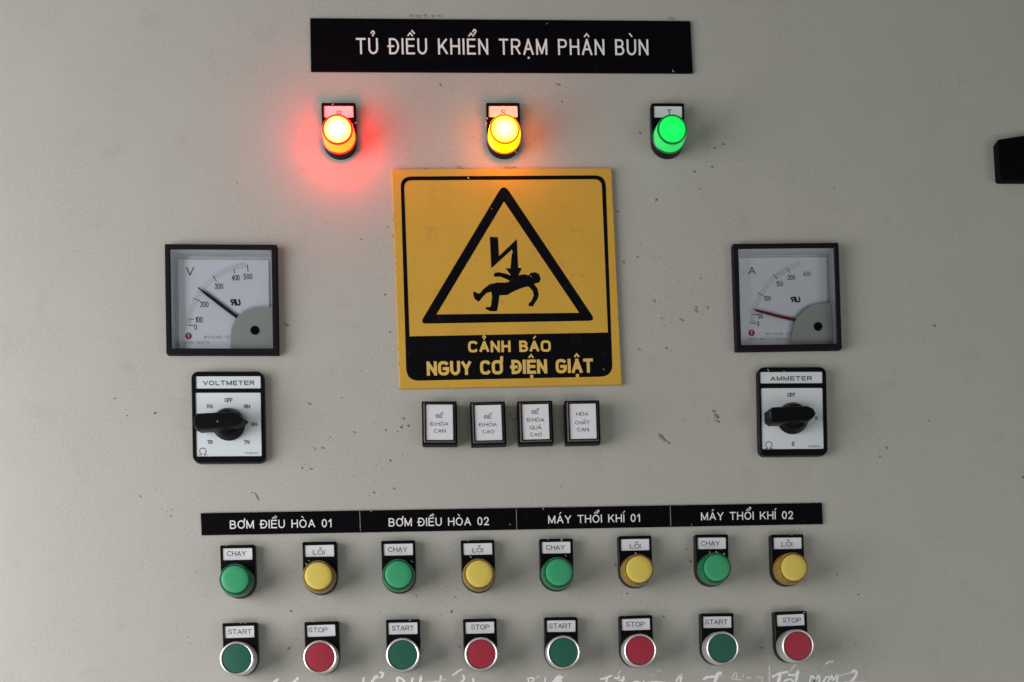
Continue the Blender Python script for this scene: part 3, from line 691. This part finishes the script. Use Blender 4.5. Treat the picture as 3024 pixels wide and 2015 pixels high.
# ------------------------------------------------------------------ selector switches
def b_sw(bm):
    h = 7.5
    a = rrect(54.6, 10.4*1.0, 0.6, h, 3, 0, 26.0); b = rrect(54.6, 52.6, 0.8, h, 3, 0, -7.5)
    loft(bm, [rrect(62.0, 77.2, 6.0, 0.02), rrect(62.0, 77.2, 6.0, h-1.2), rrect(60.4, 75.6, 5.4, h)])
    fill(bm, [rrect(60.4, 75.6, 5.4, h), a, b], h)
    for q in (a, b): loft(bm, [q, [(p[0], p[1], h-1.0) for p in q]])
def switch(label, z, q, win, title, marks, rot, krot):
    # centre from the outline of the front face
    pts = [P(*z(*c), 6.5) for c in q]; c = sum(pts, Vector((0, 0)))/4
    ang = (math.atan2(pts[1].y-pts[0].y, pts[1].x-pts[0].x)+math.atan2(pts[2].y-pts[3].y, pts[2].x-pts[3].x))/2
    w_, h_ = (pts[1]-pts[0]).length, (pts[0]-pts[3]).length
    t = thing('selector_switch', label, 'rotary switch', c.x, c.y, ang, 'rotary selector switches')
    H = 7.5
    wl = [[loc(t, P(*z(*p), H)) for p in W_] for W_ in win]
    bm = bmesh.new()
    def boxr(pl, r, h):
        us = [p[0] for p in pl]; vs = [p[1] for p in pl]
        u0, u1 = (us[0]+us[3])/2, (us[1]+us[2])/2; v1, v0 = (vs[0]+vs[1])/2, (vs[2]+vs[3])/2
        return rrect(u1-u0, v1-v0, r, h, 3, (u0+u1)/2, (v0+v1)/2)
    A, B = boxr(wl[0], 0.8, H), boxr(wl[1], 1.0, H)
    oc = rrect(w_, h_, 5.6, 0.02)
    loft(bm, [rrect(w_+.8, h_+.8, 6, 0.02), rrect(w_+.6, h_+.6, 6, H-1.2), rrect(w_-1.0, h_-1.0, 5.4, H)])
    fill(bm, [rrect(w_-1.0, h_-1.0, 5.4, H), A, B], H)
    for q_ in (A, B): loft(bm, [q_, [(p[0], p[1], H-1.0) for p in q_]])
    body = finish(bm, 'switch_plate', M['black'], t)
    foils = []
    for q_ in (A, B):
        bm = bmesh.new(); loft(bm, [[(p[0], p[1], H-0.9) for p in q_], [(p[0], p[1], H-0.5) for p in q_]], cap1=True)
        foils.append(finish(bm, 'title_foil' if q_ is A else 'position_foil', M['cardblue'], body, smooth=False))
    s, x0, x1, y0, y1, ch = title
    text(t, 'lettering', s, z(x0, y0), z(x1, y1), ch/z.k, H-0.44, M['ink'], parent=body, bold=0.20, track=0.32)
    for s, x0, x1, y, ch, b in marks:
        text(t, 'lettering', s, z(x0, y), z(x1, y), ch/z.k, H-0.44, M['ink' if s != 'OMEGA' else 'inksoft'], parent=body, bold=b)
    ku = (B[0][0]+B[len(B)//2][0])/2; kv = (max(p[1] for p in B)+min(p[1] for p in B))/2; ku = (max(p[0] for p in B)+min(p[0] for p in B))/2
    K = bpy.data.objects.new('knob', None)
    bm = bmesh.new()
    loft(bm, [circ(14.2, H-0.4), circ(14.2, H+2.0), circ(13.6, H+3.0), circ(12.6, H+6.0), circ(11.2, H+9.5), circ(9.0, H+12.5), circ(5.5, H+14.0)], cap1=True)
    kb = finish(bm, 'knob', M['black'], t)
    kb.location = V(ku, kv, 0); kb.rotation_euler = (0, -krot, 0)
    bm = bmesh.new()
    def bar(e, h, tip, tail): return [(tail+3.6, -7.2+e, h), (7.5, -7.4+e, h), (12.5, -4.8+e*.6, h), (tip, 0, h), (12.5, 4.8-e*.6, h), (7.5, 7.4-e, h), (tail+3.6, 7.2-e, h), (tail, 4.6-e, h), (tail, -4.6+e, h)]
    loft(bm, [bar(0, H+4.5, 18.5, -27), bar(0.2, H+12, 17.0, -27), bar(0.8, H+18, 15.2, -26.2), bar(1.5, H+19.2, 13.5, -25)], cap0=True, cap1=True)
    finish(bm, 'handle', M['black'], kb)
    return t
ZV, ZM = Z(540, 1080, 5.225), Z(2200, 1070, 5.407)
switch('voltmeter selector switch with its handle pointing left over the edge', ZV, [(137, 97), (1245, 95), (1268, 1488), (148, 1495)],
       [[(198, 162), (1192, 166), (1206, 350), (202, 358)], [(200, 422), (1200, 414), (1215, 1398), (202, 1402)]],
       ('VOLTMETER', 310, 1105, 306, 303, 72),
       [('OFF', 640, 770, 565, 66, .19), ('RS', 372, 468, 660, 60, .19), ('RN', 942, 1036, 662, 62, .19), ('SN', 1048, 1146, 935, 60, .19), ('TN', 940, 1028, 1212, 62, .19),
        ('TR', 375, 462, 1215, 64, .19), ('Ω', 242, 376, 1385, 116, .10), ('OMEGA', 955, 1172, 1365, 32, .2)], 0, R(3.0))
switch('ammeter selector switch with its whole handle over the white foil', ZM, [(208, 85), (1290, 82), (1318, 1480), (235, 1490)],
       [[(240, 160), (1232, 150), (1240, 330), (247, 345)], [(250, 415), (1235, 410), (1262, 1382), (280, 1393)]],
       ('AMMETER', 405, 1070, 300, 293, 74),
       [('OFF', 675, 806, 556, 68, .19), ('R', 1122, 1165, 927, 64, .19), ('S', 746, 792, 1338, 72, .19), ('Ω', 315, 448, 1385, 122, .10), ('OMEGA', 1010, 1222, 1362, 36, .2)], 0, R(1.6))

# ------------------------------------------------------------------ cabinet lock handle at the right edge
ZH = Z(2850, 350, 6.816)
hp = [P(*ZH(*q), 9) for q in ((640, 425), (1186, 335), (1186, 1245), (692, 1245))]
tc_ = sum(hp, Vector((0, 0)))/4
t = thing('cabinet_handle', 'black plastic cabinet door handle cut off by the right edge', 'door handle', tc_.x+12, tc_.y, 0)
o_ = [loc(t, p) for p in hp]; o_[1] = (o_[1][0]+26, o_[1][1]+3.5); o_[2] = (o_[2][0]+26, o_[2][1]-0.2)
bm = bmesh.new()
def hh(e, h):
    c_ = Vector((sum(p[0] for p in o_)/4, sum(p[1] for p in o_)/4)); L = []
    for p in rounded(o_[::-1], 3.2, 5):
        d = Vector(p)-c_; q = c_+d*(1-e/d.length); L.append((q.x, q.y, h))
    return L
loft(bm, [hh(1.0, 0.02), hh(0.8, 2), hh(0.2, 8.6), hh(0.9, 9.4)], cap1=True)
hb = finish(bm, 'handle_body', M['engrave'], t)
bm = bmesh.new(); cc = loc(t, P(*ZH(1080, 900), 9.4)); loft(bm, [circ(1.6, 9.2, 20, *cc), circ(1.4, 10.0, 20, *cc), circ(0.8, 9.9, 20, *cc)], cap1=True)
finish(bm, 'lock_screw', M['black'], t)

# ------------------------------------------------------------------ white marker writing on the door
strokes = []
def add(z, lst, faint=False):
    for pts, wd in lst:
        p = [z(*q) for q in pts]
        strokes.append((p, wd/z.k, faint))
R1, R2, R3, R4 = Z(780, 1940, 5.602), Z(1140, 1930, 5.348), Z(1520, 1930, 4.706), Z(2020, 1920, 4.278)
add(R1, [([(235, 365), (150, 430)], 35), ([(565, 345), (480, 430)], 35), ([(1645, 350), (1640, 425)], 35), ([(1880, 350), (1845, 325), (1790, 412)], 38),
         ([(1915, 250), (1965, 275), (1962, 310), (1930, 345)], 30)])
add(R2, [([(180, 455), (178, 395), (225, 388), (270, 420), (290, 460)], 32), ([(425, 385), (405, 455)], 28), ([(555, 360), (540, 460)], 38), ([(870, 345), (855, 440)], 26),
         ([(1050, 350), (1150, 275), (1205, 250)], 24), ([(1210, 345), (1235, 390), (1215, 430), (1180, 460)], 28), ([(1365, 390), (1385, 420), (1375, 460)], 24)])
add(R2, [([(710, 450), (860, 430), (950, 400)], 18)], True)
add(R3, [([(195, 405), (187, 350), (265, 345), (255, 380), (225, 402)], 17), ([(425, 335), (420, 395)], 15), ([(540, 402), (620, 318), (640, 400)], 36), ([(600, 340), (675, 330)], 20), ([(600, 380), (600, 410)], 60),
         ([(1190, 355), (1240, 350), (1350, 305)], 25), ([(1290, 345), (1270, 405)], 25), ([(1385, 340), (1440, 345), (1450, 315)], 22),
         ([(1515, 320), (1500, 390)], 22), ([(1450, 375), (1530, 365)], 20), ([(1690, 390), (1740, 405)], 20), ([(1790, 380), (1800, 405)], 18), ([(1890, 400), (1960, 392), (2070, 402)], 16), ([(2245, 385), (2310, 290), (2305, 405)], 28)])
add(R3, [([(300, 345), (330, 320), (350, 330)], 18), ([(1475, 235), (1430, 300)], 15), ([(2025, 235), (1975, 250)], 12), ([(1930, 295), (1910, 310)], 10)], True)
add(R4, [([(245, 375), (290, 345), (400, 335)], 25), ([(470, 295), (425, 310), (390, 405)], 36), ([(1115, 340), (1200, 300), (1310, 275)], 26), ([(1215, 315), (1190, 405)], 33),
         ([(1320, 310), (1400, 315), (1440, 265)], 26), ([(1445, 260), (1410, 405)], 28), ([(1380, 400), (1350, 370), (1290, 380), (1260, 405)], 20),
         ([(1590, 402), (1610, 325), (1650, 370), (1640, 400), (1705, 320), (1710, 402)], 20), ([(1760, 402), (1800, 340), (1840, 350), (1820, 402)], 20),
         ([(1862, 310), (1882, 378), (1940, 310), (1930, 405)], 22), ([(2120, 285), (2150, 260), (2180, 290), (2160, 340), (2105, 408)], 30), ([(1885, 145), (1830, 150), (1790, 180)], 18)])
add(R4, [([(480, 330), (500, 340)], 12), ([(600, 355), (650, 285), (665, 350), (600, 375)], 16), ([(660, 370), (740, 380)], 15), ([(750, 295), (745, 350)], 12),
         ([(790, 360), (840, 345)], 18), ([(920, 350), (970, 340), (990, 370), (985, 405)], 14), ([(1075, 200), (1080, 300), (1078, 402)], 16), ([(1410, 180), (1345, 265)], 18),
         ([(1960, 325), (2110, 285)], 14), ([(2110, 400), (2220, 405)], 14), ([(1750, 230), (1780, 200)], 10)], True)
cuts = [0, 1000, 1155, 1250, 1480, 1690, 1850, 2040, 2130, 2262, 2380, 2470, 9999]
for faint in (False, True):
    for c0, c1 in zip(cuts[:-1], cuts[1:]):
        bm = bmesh.new(); k = 0
        for p, wd, f_ in strokes:
            if f_ != faint or not (c0 <= p[0][0] < c1): continue
            if p[-1][1] > 2012:                       # the writing goes on below the photograph's edge
                d = Vector(p[-1])-Vector(p[-2]); d.normalize(); p = p+[(p[-1][0]+d.x*22, p[-1][1]+abs(d.y)*22)]
            if p[0][1] > 2012:
                d = Vector(p[0])-Vector(p[1]); d.normalize(); p = [(p[0][0]+d.x*22, p[0][1]+abs(d.y)*22)]+p
            k += 1
            ribbon(bm, [tuple(P(*q)) for q in p], wd*0.302*1.2, 0.06+0.006*k+(0.05 if faint else 0), 0.75, 0.22)
        if k: finish(bm, 'marker_strokes', M['markerfaint' if faint else 'marker'], door, smooth=False, label='faint smudged white marker strokes' if faint else None, kind='stuff')
        else: bm.free()

# ------------------------------------------------------------------ dirt specks, insects and flakes
def blob(bm, px, py, r, h, asp=1.0, ang=None, n=9):
    c = P(px, py, h); ang = random.uniform(0, 3.14) if ang is None else ang; rr = r*0.302
    vs = []
    for i in range(n):
        a = 2*math.pi*i/n; k = rr*random.uniform(0.72, 1.15); x, y = k*math.cos(a)*asp, k*math.sin(a)/asp
        vs.append(bm.verts.new(V(c.x+x*math.cos(ang)-y*math.sin(ang), c.y+x*math.sin(ang)+y*math.cos(ang), h)))
    top = bm.verts.new(V(c.x, c.y, h+rr*0.25))
    for i in range(n): bm.faces.new((vs[i], vs[(i+1) % n], top))
ZD = Z(800, 1180, 4.9); ZN = Z(1700, 380, 2.178); ZQ = Z(2460, 900, 2.6135)
dark = [(*ZD(858, 548), 3.2), (*ZD(452, 992), 4.2), (*ZD(1730, 882), 4.4), (*ZD(1990, 382), 4.6), (*ZD(1890, 402), 5.2), (*ZN(520, 457), 5), (*ZN(802, 964), 3.6), (*ZN(948, 100), 4.5),
        (*ZN(766, 278), 4.5), (*ZN(585, 1412), 4.5), (*ZQ(740, 898), 3.2), (*ZQ(362, 1172), 3.8), (3022, 1409, 6), (*ZN(798, 388), 3.4), (458, 1220, 5.5), (860, 1805, 5), (852, 1915, 4.6),
        (1333, 1806, 5.4), (1357, 1910, 3.6), (1250, 1920, 3), (1960, 1822, 3.5), (2250, 1914, 4.5), (2027, 1623, 3.5), (2040, 1659, 5), (1818, 1668, 4.5), (1852, 1753, 4), (1067, 707, 3.5),
        (1152, 980, 4), (1144, 670, 3.5), (1137, 870, 4), (1660, 300, 4), (2463, 555, 3), (700, 540, 3), (1345, 1763, 3), (2760, 962, 3.5), (745, 1455, 3.2), (415, 1466, 3.6), (505, 1525, 3.4), (508, 1506, 2.6),
        (375, 1228, 3), (372, 1210, 2.4), (340, 1177, 3.6), (1010, 1175, 3), (1507, 1224, 4), (1512, 1238, 3), (1522, 1239, 3.2), (2535, 1756, 3.6), (2472, 1698, 3)]
mid = [(*ZD(752, 704), 4.6), (*ZD(578, 1004), 4.4), (*ZD(1210, 475), 3.6), (*ZD(1660, 446), 3.6), (*ZD(634, 710), 3.4), (*ZD(556, 60), 4.6), (*ZD(1916, 276), 3.8), (*ZD(1490, 1350), 4), (*ZD(1780, 1294), 4),
       (*ZD(1830, 460), 3), (*ZN(398, 826), 4), (*ZN(775, 1172), 6), (*ZN(682, 1230), 5.5), (*ZN(556, 1222), 3.5), (*ZN(506, 1110), 4.5), (*ZN(410, 1420), 3.6), (*ZN(776, 1150), 4), (*ZN(875, 246), 4.5), (*ZN(848, 1152), 4),
       (*ZN(308, 860), 4), (*ZN(270, 534), 4), (*ZN(415, 30), 4), (*ZN(893, 126), 4), (*ZQ(780, 162), 4), (*ZQ(412, 1104), 4), (1952, 1290, 8), (1962, 1300, 7), (1975, 1308, 5), (2115, 1230, 8), (2120, 1245, 6), (2108, 1215, 5),
       (757, 1465, 6), (762, 1475, 4), (1245, 195, 4), (1300, 250, 4), (1230, 1760, 3), (1648, 250, 5), (848, 960, 5), (845, 955, 3)]
bm1, bm2, bm3, bm4 = bmesh.new(), bmesh.new(), bmesh.new(), bmesh.new()
for x, y, r in dark: blob(bm1, x, y, r*0.82, 0.05, random.uniform(1.0, 1.5), random.choice((2.6, 2.4, 0.6, 2.8)))
for x, y, r in mid: blob(bm2, x, y, r*1.1, 0.04, random.uniform(1.1, 1.7), random.choice((2.6, 2.4, 2.0, 2.8)))
# looser specks gather round the instruments, where insects and dust collect
clusters = [(1000, 500, 160, 14), (1485, 480, 120, 20), (1600, 480, 300, 8), (2080, 400, 90, 16), (1950, 900, 190, 40), (2070, 1180, 150, 16), (1000, 1330, 230, 34), (1430, 1250, 260, 22),
            (950, 1700, 110, 20), (1400, 1770, 160, 16), (1880, 1730, 130, 24), (2040, 1640, 60, 18), (2360, 1700, 130, 26), (1240, 1900, 140, 16), (1800, 1900, 120, 14), (2400, 1880, 90, 12),
            (480, 1480, 110, 14), (1150, 800, 60, 14), (2500, 800, 130, 10), (850, 1900, 80, 8), (560, 1860, 70, 8), (2600, 1300, 220, 10), (1250, 280, 300, 12), (1100, 1500, 300, 16), (1750, 1430, 330, 16)]
for x, y, s_, n_ in clusters:
    for _ in range(n_):
        (blob(bm2 if random.random() < 0.92 else bm1, random.gauss(x, s_*0.55), random.gauss(y, s_*0.55), random.uniform(0.8, 2.0), 0.03, random.uniform(1, 1.8)))
for k in range(70):
    e_ = random.choice('LRTB'); f_ = random.random()
    a_, b_ = {'L': ((1157, 500), (1180, 1149)), 'R': ((1806, 497), (1837, 1137)), 'T': ((1157, 500), (1806, 497)), 'B': ((1180, 1149), (1837, 1137))}[e_]
    blob(random.choice((bm2, bm4)), a_[0]+(b_[0]-a_[0])*f_+random.gauss(0, 2.5), a_[1]+(b_[1]-a_[1])*f_+random.gauss(0, 2.5), random.uniform(0.9, 2.6), 3.55, 1.5, 0 if e_ in 'TB' else 1.57)
for cx_, cy_ in [(q[1], q[2]) for q in row1+row2]:
    for _ in range(9): blob(bm2 if random.random() < .8 else bm1, cx_+random.gauss(14, 52), cy_+random.gauss(85, 55), random.uniform(0.7, 1.9), 0.03, random.uniform(1, 2.2))
    for _ in range(random.choice((0, 0, 1, 2))): blob(random.choice((bm3, bm4, bm4)), cx_+random.uniform(-50, 50), cy_+random.uniform(-2, 3), random.uniform(1.2, 2.6), HP+0.02, 1.6, 0.3)
for _ in range(90): blob(bm2, random.uniform(0, 3020), random.uniform(0, 2010), random.uniform(0.7, 1.6), 0.03, random.uniform(1, 1.8))
finish(bm1, 'dirt_specks', M['speck'], door, smooth=False, kind='stuff')
finish(bm2, 'dust_specks', M['speckmid'], door, smooth=False, kind='stuff')
# pale flakes and crumbs lying on the plates' top edges and on the paint
zb = Z(1340, 240, 5.2267); zr = Z(800, 200, 4.3545)
fl = [(*zb(515, 575), 3.2, 9), (*zb(505, 645), 3, 9), (*zb(498, 680), 2.6, 9), (*zb(958, 1090), 3, 9), (*zr(797, 470), 3.6, 8.8), (*zr(1092, 710), 3.2, 9), (*zr(1052, 728), 2.4, 9), (*zr(1105, 648), 3, 5),
      (*zb(225, 1495), 3.6, 3.7), (*ZS(600, 103), 3.6, 3.7), (*ZS(893, 603), 3, 3.8), (*ZS(1338, 130), 2.6, 3.6), (*ZS(755, 310), 2, 3.7), (*ZS(1508, 1390), 2.6, 3.8), (*ZS(1020, 765), 2, 3.8),
      (*ZL(795, 455), 3.4, 9), (*ZL(815, 432), 2.6, 9), (*ZL(1018, 480), 2.6, 4), (*ZL(1560, 438), 3.6, 9.5), (*ZL(1985, 405), 3.4, 9), (*ZR(420, 445), 3, 9), (*ZR(925, 425), 3.6, 9), (*ZR(390, 335), 3.6, 8.8),
      (*ZR(1565, 432), 3.4, 24), (*ZR(1510, 418), 3.0, 24), (*ZR(1460, 420), 2.6, 24), (*ZR(1440, 385), 2.8, 9), (*ZM(372, 130), 4, 8), (*ZM(625, 150), 3.4, 8), (*ZV(535, 862), 3, 27), (*ZB1(722, 215), 5.5, 4), (*ZB1(722, 195), 3.5, 4),
      (*ZR(255, 105), 3, 2.2), (*ZR(1330, 220), 2.2, 2.2), (*ZA(1442, 98), 2.4, 2.3), (*ZA(2172, 372), 3.4, 2.3), (*ZL(1265, 75), 2.6, 2.1), (*ZL(2270, 170), 2.6, 2.1), (*ZI(143, 403), 3.2, 13), (2673, 418, 4, .05), (2676, 428, 3, .05), (2150, 1575, 3, 8)]
for x, y, r, h in fl: blob(bm3, x, y, r*0.68, h, random.uniform(1.3, 2.1), random.choice((2.2, 2.5, 0.8, 1.9)))
finish(bm3, 'pale_flakes', M['flake'], door, smooth=False, kind='stuff')
# brown crumbs along the top of the title plate and sign
for x, y, r in ((1210, 47, 5), (1230, 48, 6), (1252, 47, 6), (1275, 48, 5), (1295, 48, 5), (1978, 55, 6), (1985, 57, 4), (1355, 493, 5), (1365, 498, 4), (1495, 494, 5), (1510, 497, 5), (1520, 492, 3), (1480, 500, 4), (1547, 501, 3), (1630, 503, 4)):
    blob(bm4, x, y, r, 0.6, 1.5, 0.0)
finish(bm4, 'grime_crumbs', M['halo'], door, smooth=False, kind='stuff')

for o in COL.objects:
    for k in ('rot_', 'c_'):
        if k in o: del o[k]
